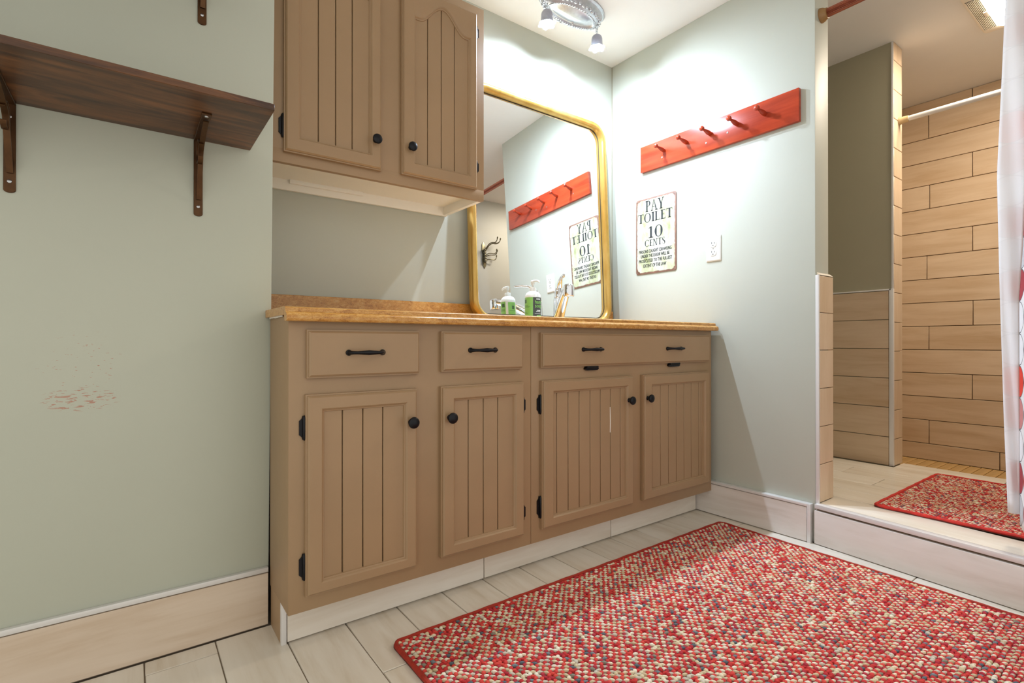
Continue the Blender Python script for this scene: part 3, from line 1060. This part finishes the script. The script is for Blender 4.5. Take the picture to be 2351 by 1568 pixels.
def serif_glyph(ch):
    """list of quads in a unit-high box; returns quads, advance"""
    K, k, s = 0.19, 0.06, 0.09   # thick, thin, serif height

    def ser(x0, x1, y):
        return [[(x0, y), (x1, y), (x1, y + s * 0.8), (x0, y + s * 0.8)]]
    bot, top = 0.0, 1 - s * 0.8
    if ch == 'I':
        return [quad((0.11, 0), (0.11, 1), K)] + ser(0.02, 0.35, bot) + ser(0.02, 0.35, top), 0.37
    if ch == '1':
        return [quad((0.15, 0), (0.15, 1), 0.17), [(0.02, 0.82), (0.02, 0.86), (0.18, 1.0), (0.18, 0.9)]] + ser(0.03, 0.44, bot), 0.52
    if ch == 'L':
        return [quad((0.11, 0), (0.11, 1), K)] + ser(0.02, 0.36, top) + ser(0.02, 0.64, bot) + [[(0.58, 0.0), (0.64, 0.0), (0.66, 0.26), (0.63, 0.26)]], 0.68
    if ch == 'T':
        return [quad((0.29, 0), (0.29, 1), K)] + ser(0.2, 0.54, bot) + ser(0.02, 0.72, top) + [[(0.02, 1), (0.06, 1), (0.05, 0.76), (0.02, 0.76)], [(0.68, 1), (0.72, 1), (0.72, 0.76), (0.69, 0.76)]], 0.75
    if ch == 'E':
        return [quad((0.11, 0), (0.11, 1), K)] + ser(0.02, 0.62, bot) + ser(0.02, 0.6, top) + [[(0.2, 0.49), (0.46, 0.49), (0.46, 0.53), (0.2, 0.53)], [(0.44, 0.4), (0.47, 0.4), (0.47, 0.62), (0.44, 0.62)], [(0.57, 1), (0.6, 1), (0.61, 0.78), (0.585, 0.78)], [(0.57, 0), (0.62, 0), (0.65, 0.25), (0.62, 0.25)]], 0.68
    if ch == 'P':
        q = [quad((0.11, 0), (0.11, 1), K)] + ser(0.02, 0.37, bot) + ser(0.02, 0.4, top)
        q += arc_band(0.32, 0.735, 0.33, 0.265, -90, 90, 0.17, 0.06)
        q += [[(0.2, 0.47), (0.33, 0.47), (0.33, 0.515), (0.2, 0.515)], [(0.2, 0.955), (0.33, 0.955), (0.33, 1), (0.2, 1)]]
        return q, 0.69
    if ch == 'A':
        return [quad((0.60, 0), (0.35, 1.0), 0.16, 0.06), quad((0.06, 0), (0.33, 1.0), 0.085, 0.075), [(0.2, 0.32), (0.58, 0.32), (0.57, 0.365), (0.21, 0.365)]] + ser(0.0, 0.24, bot) + ser(0.53, 0.85, bot), 0.82
    if ch == 'Y':
        return [quad((0.32, 0), (0.32, 0.5), K), quad((0.31, 0.48), (0.06, 1), 0.17, 0.16), quad((0.39, 0.48), (0.62, 1), 0.085, 0.08)] + ser(0.22, 0.57, bot) + ser(0.0, 0.3, top) + ser(0.54, 0.78, top), 0.78
    if ch in 'O0':
        rx = 0.43 if ch == 'O' else 0.36
        return arc_band(rx + 0.02, 0.5, rx, 0.52, 0, 360, 0.18 if ch == 'O' else 0.19, 0.06, 36), 2 * rx + 0.06
    if ch == 'C':
        return arc_band(0.45, 0.5, 0.43, 0.52, 42, 318, 0.18, 0.06, 30) + [[(0.72, 0.98), (0.76, 1.0), (0.76, 0.68), (0.73, 0.68)], [(0.70, 0.12), (0.77, 0.12), (0.80, 0.26), (0.77, 0.27)]], 0.84
    if ch == 'N':
        return [quad((0.09, 0), (0.09, 1), 0.075), quad((0.65, 0), (0.65, 1), 0.075), quad((0.58, 0), (0.08, 1), 0.125, 0.15)] + ser(0.0, 0.24, bot) + ser(0.0, 0.2, top) + ser(0.56, 0.82, top), 0.84
    if ch == 'S':
        q = arc_band(0.29, 0.74, 0.25, 0.28, 60, 262, 0.14, 0.05, 18)
        q += arc_band(0.29, 0.26, 0.27, 0.28, -120, 88, 0.14, 0.05, 18)
        q += [[(0.09, 0.66), (0.2, 0.74), (0.50, 0.34), (0.42, 0.26)]]
        q += [[(0.42, 0.98), (0.47, 1.0), (0.47, 0.7), (0.44, 0.7)], [(0.04, 0.0), (0.08, 0.0), (0.08, 0.3), (0.04, 0.3)]]
        return q, 0.6
    return [], 0.4


def sign_line(chars, t0, t1, f0, f1, mat, x):
    """serif line on the sign: t0..t1 across (left to right), f0..f1 down from the top"""
    qs, adv = [], 0.0
    for ch in chars:
        g_, a = serif_glyph(ch)
        qs += [[(px + adv, py) for px, py in q] for q in g_]
        adv += a + 0.03
    adv -= 0.03
    bb = B()
    for q in qs:
        pts = []
        for px, py in q:
            y = SY1 - W_ * (t0 + (t1 - t0) * px / adv)
            z = SZ1 - H_ * (f1 + (f0 - f1) * py)
            pts.append((x, y, z))
        bb.add(pts, [(0, 1, 2, 3)])
    return bb.obj('lettering', mat, ts, smooth=False)


sign_line('PAY', 0.245, 0.715, 0.035, 0.180, M_INK, 2.0859)
sign_line('TOILET', 0.055, 0.915, 0.198, 0.318, M_INK, 2.0859)
sign_line('10', 0.325, 0.690, 0.382, 0.532, M_INK, 2.0859)
sign_line('CENTS', 0.23, 0.745, 0.553, 0.640, M_INK, 2.0859)
for body, t0, t1, f0, f1 in (('PERSONS CAUGHT CRAWLING', 0.085, 0.89, 0.682, 0.724), ('UNDER THE DOOR WILL BE', 0.127, 0.84, 0.742, 0.784), ('PROSECUTED TO THE FULLEST', 0.08, 0.90, 0.806, 0.848), ('EXTENT OF THE LAW', 0.20, 0.763, 0.872, 0.915)):
    vsx, fsx = text_geo(body, H_ * (f1 - f0), W_ * (t1 - t0))
    bb = B()
    for k_, off in enumerate(((0, 0), (0.0006, 0), (-0.0006, 0), (0, 0.0005))):
        bb.add([(2.0859 - 0.00005 * k_, SY1 - W_ * t0 - px + off[0], SZ1 - H_ * f1 + py + off[1]) for px, py in vsx], fsx)
    bb.obj('lettering', M_INK2, ts, smooth=False)

# ================================================================== OUTLET
ol = thing('power_outlet', 'white duplex power outlet on the right wall below the peg rail', 'outlet', (2.088, 1.308, 1.122))
oy, oz = 1.3085, 1.1795
L = []
for d, x in ((0, XW), (0, XW - 0.0025), (0.003, XW - 0.0052), (0.007, XW - 0.006)):
    L.append([(x, a, b_) for a, b_ in rrect(oy - 0.0365 + d, oy + 0.0365 - d, oz - 0.0575 + d, oz + 0.0575 - d, 0.004, 4)])
B().loops(L, True, (False, True)).obj('plate', M_WHITEPL, ol)
for s in (1, -1):
    zc = oz + 0.0195 * s
    shp = [(oy + 0.0165 * math.cos(math.radians(a)), zc + max(-0.0135, min(0.0135, 0.0165 * math.sin(math.radians(a))))) for a in range(0, 360, 12)]
    so = B().prism(shp, 0, XW - 0.0075, XW - 0.005).obj('socket', M_WHITEPL, ol, 0.0008)
    for dy, h in ((0.0063, 0.0042), (-0.0063, 0.0034)):
        B().box(XW - 0.0079, XW - 0.007, oy + dy - 0.0012, oy + dy + 0.0012, zc + 0.001, zc + 0.001 + 2 * h).obj('slot', M_SLOT, so, smooth=False)
    B().lathe([(0.0024, 0), (0.0024, 0.0006), (0, 0.0007)], (XW - 0.0073, oy, zc - 0.006), (-1, 0, 0), 10).obj('slot', M_SLOT, so)
B().lathe([(0.003, 0), (0.003, 0.0008), (0.0015, 0.0014), (0, 0.0014)], (XW - 0.006, oy, oz), (-1, 0, 0), 12).obj('screw', M_STEEL, ol)


# ================================================================== WALL SHELVES
def bracket(par, x, zt, tilt=0.0):
    """strap iron bracket: wall leg, shelf arm, two scrolls"""
    w = 0.0195
    poly = [(x - w / 2, zt), (x - w / 2, zt - 0.186)] + [(x + w / 2 * math.cos(math.radians(a)), zt - 0.186 + 0.006 * math.sin(math.radians(a))) for a in range(200, 350, 20)] + [(x + w / 2, zt - 0.186), (x + w / 2, zt)]
    o = B().prism(poly, 1, YL - 0.0035, YL).obj('bracket', M_BRONZE, par, 0.0008, True, 1)
    B().box(x - w / 2, x + w / 2, YL - 0.192, YL - 0.0035, zt - 0.0035, zt).obj('arm', M_BRONZE, o, 0.0008, True, 1)
    pts = []
    for i in range(25):
        t = i / 24
        a = math.radians(-90 + 90 * t)
        # main quarter curve from the wall leg foot to the arm tip with a wave
        y = YL - 0.006 - 0.155 * (1 - math.cos(math.pi / 2 * t)) - 0.020 * math.sin(2 * math.pi * t)
        z = zt - 0.150 + 0.143 * math.sin(math.pi / 2 * t) + 0.012 * math.sin(2 * math.pi * t)
        pts.append((x + 0.001, y, z))
    B().strap(pts, 0.011, 0.003).obj('scroll', M_BRONZE, o)
    pts = []
    for i in range(22):
        t = i / 21
        a = t * 1.7 * math.pi
        r = 0.034 - 0.014 * t
        pts.append((x - 0.001, YL - 0.050 - r * math.cos(a + 0.4), zt - 0.048 + r * math.sin(a + 0.4)))
    B().strap(pts, 0.010, 0.0028).obj('scroll', M_BRONZE, o)
    for yy, zz, ax in ((YL - 0.0035, zt - 0.168, (0, -1, 0)), (YL - 0.0035, zt - 0.030, (0, -1, 0)), (YL - 0.180, zt - 0.0035, (0, 0, -1))):
        B().lathe([(0.0042, 0), (0.0038, 0.0012), (0.0018, 0.0022), (0, 0.0023)], (x, yy, zz), ax, 12).obj('screw', M_STEEL, o)
    return o


for zt, lab, dx in ((1.2705, 'dark walnut shelf on scrolled iron brackets, left wall at eye level', 0.0), (1.757, 'upper dark shelf of which only the foot of one bracket shows', 0.008)):
    sh = thing('wall_shelf', lab, 'shelf', (-0.2, YL - 0.15, zt))
    B().box(-0.95, 0.253, 1.222, YL - 0.0005, zt + 0.0005, zt + 0.0155).obj('board', M_SHELF, sh, 0.0008, True, 1)
    for bx in (0.1345 + dx, -0.209 + dx, -0.72):
        bracket(sh, bx, zt)

# ================================================================== CEILING LIGHT
LX, LY = 1.562, 1.664
lf = thing('ceiling_light', 'pewter oval ceiling light with two hanging frosted bell shades', 'ceiling light', (LX, LY, ZC))


def oval(a, b, z, n=56):
    return [(LX + a * math.cos(2 * math.pi * i / n), LY + b * math.sin(2 * math.pi * i / n), z) for i in range(n)]


L = [oval(0.183, 0.088, ZC - 0.001), oval(0.184, 0.089, ZC - 0.008), oval(0.176, 0.083, ZC - 0.014), oval(0.172, 0.080, ZC - 0.014), oval(0.168, 0.077, ZC - 0.022), oval(0.160, 0.073, ZC - 0.030), oval(0.148, 0.066, ZC - 0.042), oval(0.136, 0.058, ZC - 0.050), oval(0.128, 0.052, ZC - 0.050), oval(0.122, 0.047, ZC - 0.044), oval(0.116, 0.043, ZC - 0.043), oval(0.085, 0.030, ZC - 0.051), oval(0.04, 0.014, ZC - 0.056), oval(0.002, 0.001, ZC - 0.057)]
B().loops(L, True, (True, True)).obj('canopy', M_PEWTER, lf)
orn = B()
for i in range(44):
    a = 2 * math.pi * i / 44
    k = 0.5 + 0.5 * math.sin(i * 2.4)
    orn.ball((LX + (0.152 + 0.006 * k) * math.cos(a), LY + (0.069 + 0.004 * k) * math.sin(a), ZC - 0.037 - 0.004 * (1 - k)), 0.0078, 7, 5, (1.1, 0.8, 0.7 + 0.4 * k))
for i in range(60):
    a = 2 * math.pi * i / 60
    orn.ball((LX + 0.131 * math.cos(a), LY + 0.0545 * math.sin(a), ZC - 0.0505), 0.0036, 6, 4)
orn.obj('leaf_relief', M_PEWTER, lf)
B().lathe([(0.006, 0), (0.006, 0.004), (0.0035, 0.006), (0.004, 0.011), (0, 0.014)], (LX + 0.03, LY + 0.03, ZC - 0.049), (0, 0, -1), 12).obj('finial', M_PEWTER, lf)
for bx, by in ((1.407, 1.654), (1.704, 1.652)):
    st = B().lathe([(0.006, 0), (0.006, 0.010), (0.004, 0.014)], (bx, by, ZC - 0.036), (0, 0, -1), 12)
    for k in range(3):
        zc = ZC - 0.055 - 0.0105 * k
        pts = [(bx + (0.0055 * math.cos(a) if k % 2 == 0 else 0), by + (0.0055 * math.cos(a) if k % 2 else 0), zc + 0.0075 * math.sin(a)) for a in [2 * math.pi * i / 14 for i in range(15)]]
        st.tube(pts, 0.0014, 6)
    st.lathe([(0.0030, 0), (0.007, 0.003), (0.009, 0.006), (0.009, 0.009)], (bx, by, ZC - 0.082), (0, 0, -1), 14)
    st.obj('chain', M_PEWTER, lf)
    # fluted bell: open at the bottom, wavy flared lip
    zt = ZC - 0.088
    prof = [(0.010, 0.0), (0.0175, 0.004), (0.0220, 0.010), (0.0245, 0.019), (0.0252, 0.034), (0.0258, 0.046), (0.0290, 0.054), (0.0355, 0.0595)]
    L = []
    n = 48
    for r, h in prof + [(r - 0.0016, h) for r, h in prof[::-1]]:
        f = max(0.0, (h - 0.046) / 0.0135)
        L.append([(bx + r * (1 + 0.10 * f * math.cos(6 * 2 * math.pi * i / n)) * math.cos(2 * math.pi * i / n), by + r * (1 + 0.10 * f * math.cos(6 * 2 * math.pi * i / n)) * math.sin(2 * math.pi * i / n), zt - h - 0.0015 * f * math.cos(6 * 2 * math.pi * i / n)) for i in range(n)])
    sh = B().loops(L, True, (False, False)).obj('bell_shade', M_FROST, lf)
    B().ball((bx, by, zt - 0.0555), 0.0115, 16, 10).obj('bulb', M_BULB, sh)
    ld = bpy.data.lights.new('reflector_bulb_light', 'SPOT')
    ld.energy = SPOT_WATTS
    ld.color = s2l((218, 234, 255))[:3]
    ld.spot_size = math.radians(152)
    ld.spot_blend = 1.0
    ld.shadow_soft_size = 0.014
    lo = bpy.data.objects.new('reflector_bulb_light', ld)
    C.objects.link(lo)
    lo.parent = lf
    lo.location = Vector((bx, by, zt - 0.0685)) - Vector(lf.location)

# ================================================================== SHOWER ROOM FITTINGS
cp = thing('copper_curtain_rod', 'fluted copper curtain rod across the shower room doorway', 'curtain rod', (2.140, 0.4, 2.022))
n = 40
L = [[(2.140 + (0.0152 + 0.0012 * math.cos(20 * 2 * math.pi * i / n)) * math.cos(2 * math.pi * i / n), y, 2.022 + (0.0152 + 0.0012 * math.cos(20 * 2 * math.pi * i / n)) * math.sin(2 * math.pi * i / n)) for i in range(n)] for y in (0.872, -0.094)]
B().loops(L, True, (True, True)).obj('rod', M_COPPER, cp)
for y, s in ((0.8845, -1), (-0.1, 1)):
    B().lathe([(0.0275, 0), (0.0275, 0.004), (0.0255, 0.010), (0.0210, 0.017), (0.0195, 0.024), (0.0165, 0.025)], (2.140, y, 2.022), (0, s, 0), 26).obj('end_cap', M_BRASSY, cp)

wrd = thing('white_curtain_rod', 'white tension rod at the shower stall with beige end cap', 'curtain rod', (3.10, 0.4, 1.873))
B().tube([(3.10, 0.905, 1.873), (3.10, 0.30, 1.873)], 0.0125, 16).tube([(3.10, 0.30, 1.873), (3.10, -0.09, 1.873)], 0.0105, 16).obj('rod', M_WHITEROD, wrd)
for y, s in ((0.918, -1), (-0.1, 1)):
    B().lathe([(0.020, 0), (0.020, 0.006), (0.0165, 0.012), (0.0150, 0.04), (0.0130, 0.041)], (3.10, y, 1.873), (0, s, 0), 20).obj('end_cap', M_BEIGECAP, wrd)

# curtain
sc_ = thing('shower_curtain', 'white shower curtain with red, salmon and grey circles at the right edge', 'shower curtain', (2.14, 0.2, 0.2))


def lerp_tab(tab, z):
    for (z0, a), (z1, b_) in zip(tab[:-1], tab[1:]):
        if z <= z1:
            return a + (b_ - a) * max(0, (z - z0)) / (z1 - z0)
    return tab[-1][1]


EDGE = [(0.2, 0.362), (0.55, 0.372), (0.956, 0.381), (1.28, 0.386), (1.81, 0.366), (2.05, 0.360)]
FOLD = [(0.2, 0.337), (0.9, 0.3365), (1.05, 0.328), (1.3, 0.318), (2.05, 0.30)]


def cloth(rowsz, path, uoff, name, mat):
    me = bpy.data.meshes.new(name)
    vs, fs, uv = [], [], []
    cols = None
    for z in rowsz:
        p = path(z)
        cols = len(p)
        s = 0.0
        for i, q in enumerate(p):
            if i:
                s += math.hypot(q[0] - p[i - 1][0], q[1] - p[i - 1][1])
            vs.append((q[0], q[1], z + (q[2] if len(q) > 2 else 0)))
            uv.append((uoff + s, z))
    for r in range(len(rowsz) - 1):
        for i in range(cols - 1):
            a = r * cols + i
            fs.append((a, a + 1, a + cols + 1, a + cols))
    me.from_pydata(vs, [], fs)
    ul = me.uv_layers.new(name='UVMap')
    for lp_ in me.loops:
        ul.data[lp_.index].uv = uv[lp_.vertex_index]
    for p in me.polygons:
        p.use_smooth = True
    me.materials.append(mat)
    o = link(name, me, sc_)
    md = o.modifiers.new('thickness', 'SOLIDIFY')
    md.thickness = 0.0012
    md.offset = 0
    return o


def path_edge(z):
    e, f = lerp_tab(EDGE, z), lerp_tab(FOLD, z)
    out = []
    for i in range(9):
        t = i / 8
        out.append((2.156 + 0.006 * t + 0.004 * math.sin(9 * z + 5 * t) * math.sin(math.pi * t), e + (f - e) * t))
    return out


def path_front(z):
    f = lerp_tab(FOLD, z)
    out = []
    for i in range(90):
        t = i / 89
        y = f + (-0.085 - f) * t
        amp = 0.042 * (0.55 + 0.45 * (2.05 - z) / 1.85)
        out.append((2.136 + amp * math.cos(2 * math.pi * t * 5.5 + 0.9), y))
    return out


rz = [0.205 + (1.985 - 0.205) * i / 46 for i in range(47)]
rz2 = [0.24 + (1.985 - 0.24) * i / 46 for i in range(47)]
cloth(rz2, path_edge, 0.02, 'folded_edge', M_CURT_BACK)
cloth(rz, path_front, 0.0485, 'front_panel', M_CURT)

# fan light
fn = thing('fan_light', 'cream bathroom fan with louvred grille and lit lens on the shower room ceiling', 'fan light', (3.06, 0.48, ZC))
B().prism(rrect(2.84, 3.265, 0.335, 0.628, 0.022, 5), 2, ZC - 0.024, ZC).obj('housing', M_CREAMPL, fn, 0.006)
gr = B()
for i in range(10):
    y = 0.5745 + 0.0048 * i
    gr.box(2.895, 3.215, y - 0.0013, y + 0.0013, ZC - 0.0275, ZC - 0.0235)
gr.obj('grille', M_CREAMPL, fn, smooth=False)
B().box(2.892, 3.218, 0.572, 0.620, ZC - 0.0246, ZC - 0.0238).obj('grille_recess', M_SLOT, fn, smooth=False)
B().box(3.03, 3.075, 0.573, 0.588, ZC - 0.032, ZC - 0.0245).obj('clip', M_CREAMPL, fn, 0.002)
L = [[(x, y, z) for x, y in rrect(2.875 + i_, 3.235 - i_, 0.352 + i_ * 0.8, 0.566 - i_ * 0.8, 0.02, 5)] for i_, z in ((0, ZC - 0.0235), (0.003, ZC - 0.0285), (0.012, ZC - 0.0325), (0.04, ZC - 0.0345))]
B().loops(L, True, (False, True)).obj('lens', M_LENS, fn)

# ornate hook, seen in the mirror
hk = thing('wall_hook', 'ornate scrolled metal hook rack seen in the mirror', 'hook', (2.56, -0.1, 1.55))
HX, HY, HZ = 2.55, -0.101, 1.74
M_HOOK = metal('aged_nickel', (132, 128, 106), 0.4, 0.8, 0.3, 50)
b = B()
b.prism([(HX - 0.018, HZ - 0.10), (HX, HZ - 0.13), (HX + 0.018, HZ - 0.10), (HX + 0.024, HZ - 0.04), (HX + 0.016, HZ), (HX + 0.024, HZ + 0.04), (HX + 0.018, HZ + 0.09), (HX, HZ + 0.12), (HX - 0.018, HZ + 0.09), (HX - 0.024, HZ + 0.04), (HX - 0.016, HZ), (HX - 0.024, HZ - 0.04)], 1, HY, HY + 0.006)
b.obj('wall_plate', M_HOOK, hk, 0.002)
b = B().tube([(HX, HY + 0.022, HZ - 0.07), (HX, HY + 0.022, HZ + 0.05)], 0.008, 12)
for k in range(5):
    b.lathe([(0.012, 0), (0.014, 0.006), (0.012, 0.012)], (HX, HY + 0.022, HZ - 0.065 + 0.024 * k), n=14)
b.obj('pivot', M_HOOK, hk)
for ang, z0, rise in ((25, 0.035, 0.085), (50, 0.02, 0.08), (72, 0.03, 0.07), (20, -0.01, 0.03), (40, -0.025, 0.025), (12, -0.055, 0.02)):
    d_ = Vector((math.cos(math.radians(ang)), math.sin(math.radians(ang)), 0))
    ln = 0.16 if rise > 0.05 else 0.12
    pts, rad = [], []
    for i in range(19):
        t = i / 18
        zz = z0 + rise * math.sin(min(1, t / 0.62) * math.pi * 0.62) - (0.012 if t > 0.5 else 0.024 * t) + 0.045 * max(0, (t - 0.72) / 0.28) ** 2 * 1.0
        pts.append(Vector((HX, HY + 0.022, HZ + zz)) + d_ * (ln * (t if t < 0.9 else 0.9 + (t - 0.9) * 0.4)))
        rad.append(0.0042 if i < 17 else 0.0058)
    B().tube(pts, rad, 8).obj('hook_arm', M_HOOK, hk)


# ================================================================== RUGS
def rug(name, label, x0, x1, y0, y1, z, pitch, seed, hgt, edge_rgb, skew=0.0):
    r = thing(name, label, 'rug', ((x0 + x1) / 2, (y0 + y1) / 2, z))
    rd = 0.02

    def sx(x, y):
        return x + skew * (y1 - y) * (x - x0) / (x1 - x0)
    base = [(sx(x, y), y) for x, y in rrect(x0, x1, y0, y1, rd, 6)]
    M_BACK = paint(name + '_backing', (96, 34, 24), 0.9, 0.15, 60, 0)
    B().prism(base, 2, z + 0.0005, z + 0.005).obj('backing', M_BACK, r)
    M_EDGE = paint(name + '_edging', edge_rgb, 0.8, 0.2, 60, 0.4, 300)
    pts = []
    for i, (x, y) in enumerate(rrect(x0 + 0.005, x1 - 0.005, y0 + 0.005, y1 - 0.005, rd, 6)):
        pts.append((sx(x, y), y, z + 0.0065))
    dense = []
    for a, b_ in zip(pts, pts[1:] + pts[:1]):
        k = max(1, int(math.dist(a, b_) / 0.02))
        for i in range(k):
            dense.append(tuple(a[c] + (b_[c] - a[c]) * i / k for c in range(3)))
    dense.append(dense[0])
    B().tube(dense, [0.0062 + 0.0006 * math.sin(i * 1.3) for i in range(len(dense))], 8).obj('edging', M_EDGE, r)
    # knots of twisted yarn: red ones staggered between cream, tan and slate ones
    rn = random.Random(seed)
    reds = [(200, 50, 48), (210, 60, 54), (188, 40, 42), (216, 70, 58), (178, 40, 54)]
    pales = [(234, 218, 186), (222, 204, 166), (240, 230, 206), (210, 190, 152), (208, 198, 178)]
    slate = [(120, 132, 136), (92, 104, 112), (140, 136, 120)]
    reds, pales, slate = [[s2l(c) for c in q] for q in (reds, pales, slate)]
    V, Fc, Cc = [], [], []
    ny, nx = int((y1 - y0 - 0.022) / pitch), int((x1 - x0 - 0.022) / pitch)
    for j in range(ny):
        for i in range(nx):
            y = y0 + 0.011 + (j + 0.5) * (y1 - y0 - 0.022) / ny
            x = x0 + 0.011 + (i + 0.5) * (x1 - x0 - 0.022) / nx
            red = (i + j) % 2 == 0
            u = rn.random()
            if red:
                c = rn.choice(reds) if u > 0.06 else rn.choice(pales)
                a, bb_, h = 0.71, 0.57, 1.05
            else:
                c = rn.choice(pales) if u < 0.80 else rn.choice(slate) if u < 0.90 else rn.choice(reds)
                a, bb_, h = 0.84, 0.40, 1.0
            x += rn.uniform(-0.16, 0.16) * pitch
            y += rn.uniform(-0.16, 0.16) * pitch
            x = sx(x, y)
            h = hgt * h * rn.uniform(0.8, 1.2)
            th = (0.75 if red else -0.65) + rn.uniform(-0.35, 0.35)
            ct_, st_ = math.cos(th), math.sin(th)
            o = len(V)
            for rr, zz in ((1.0, 0.0), (0.82, 0.62)):
                for k in range(6):
                    an = math.pi / 3 * k
                    px, py = a * pitch * rr * math.cos(an), bb_ * pitch * rr * math.sin(an)
                    V.append((x + px * ct_ - py * st_, y + px * st_ + py * ct_, z + 0.004 + h * zz))
            V.append((x, y, z + 0.004 + h))
            for k in range(6):
                k2 = (k + 1) % 6
                Fc.append((o + k, o + k2, o + 6 + k2, o + 6 + k))
                Fc.append((o + 6 + k, o + 6 + k2, o + 12))
            Cc += [c] * 13
    me = bpy.data.meshes.new('knotted_pile')
    me.from_pydata(V, [], Fc)
    at = me.color_attributes.new('yarn', 'FLOAT_COLOR', 'POINT')
    at.data.foreach_set('color', [q for c in Cc for q in c])
    me.polygons.foreach_set('use_smooth', [True] * len(Fc))
    me.materials.append(M_YARN)
    o = link('knotted_pile', me, r)
    o['kind'] = 'stuff'
    return r


rug('area_rug', 'large red and cream knotted rug on the floor before the vanity', 0.524, 1.990, -0.05, 1.219, 0.0, 0.0105, 3, 0.0075, (156, 38, 18), -0.03)
rug('bath_mat', 'small red and tan knotted mat inside the shower room doorway', 2.217, 2.970, 0.05, 0.741, ZP, 0.0095, 5, 0.006, (196, 44, 34))
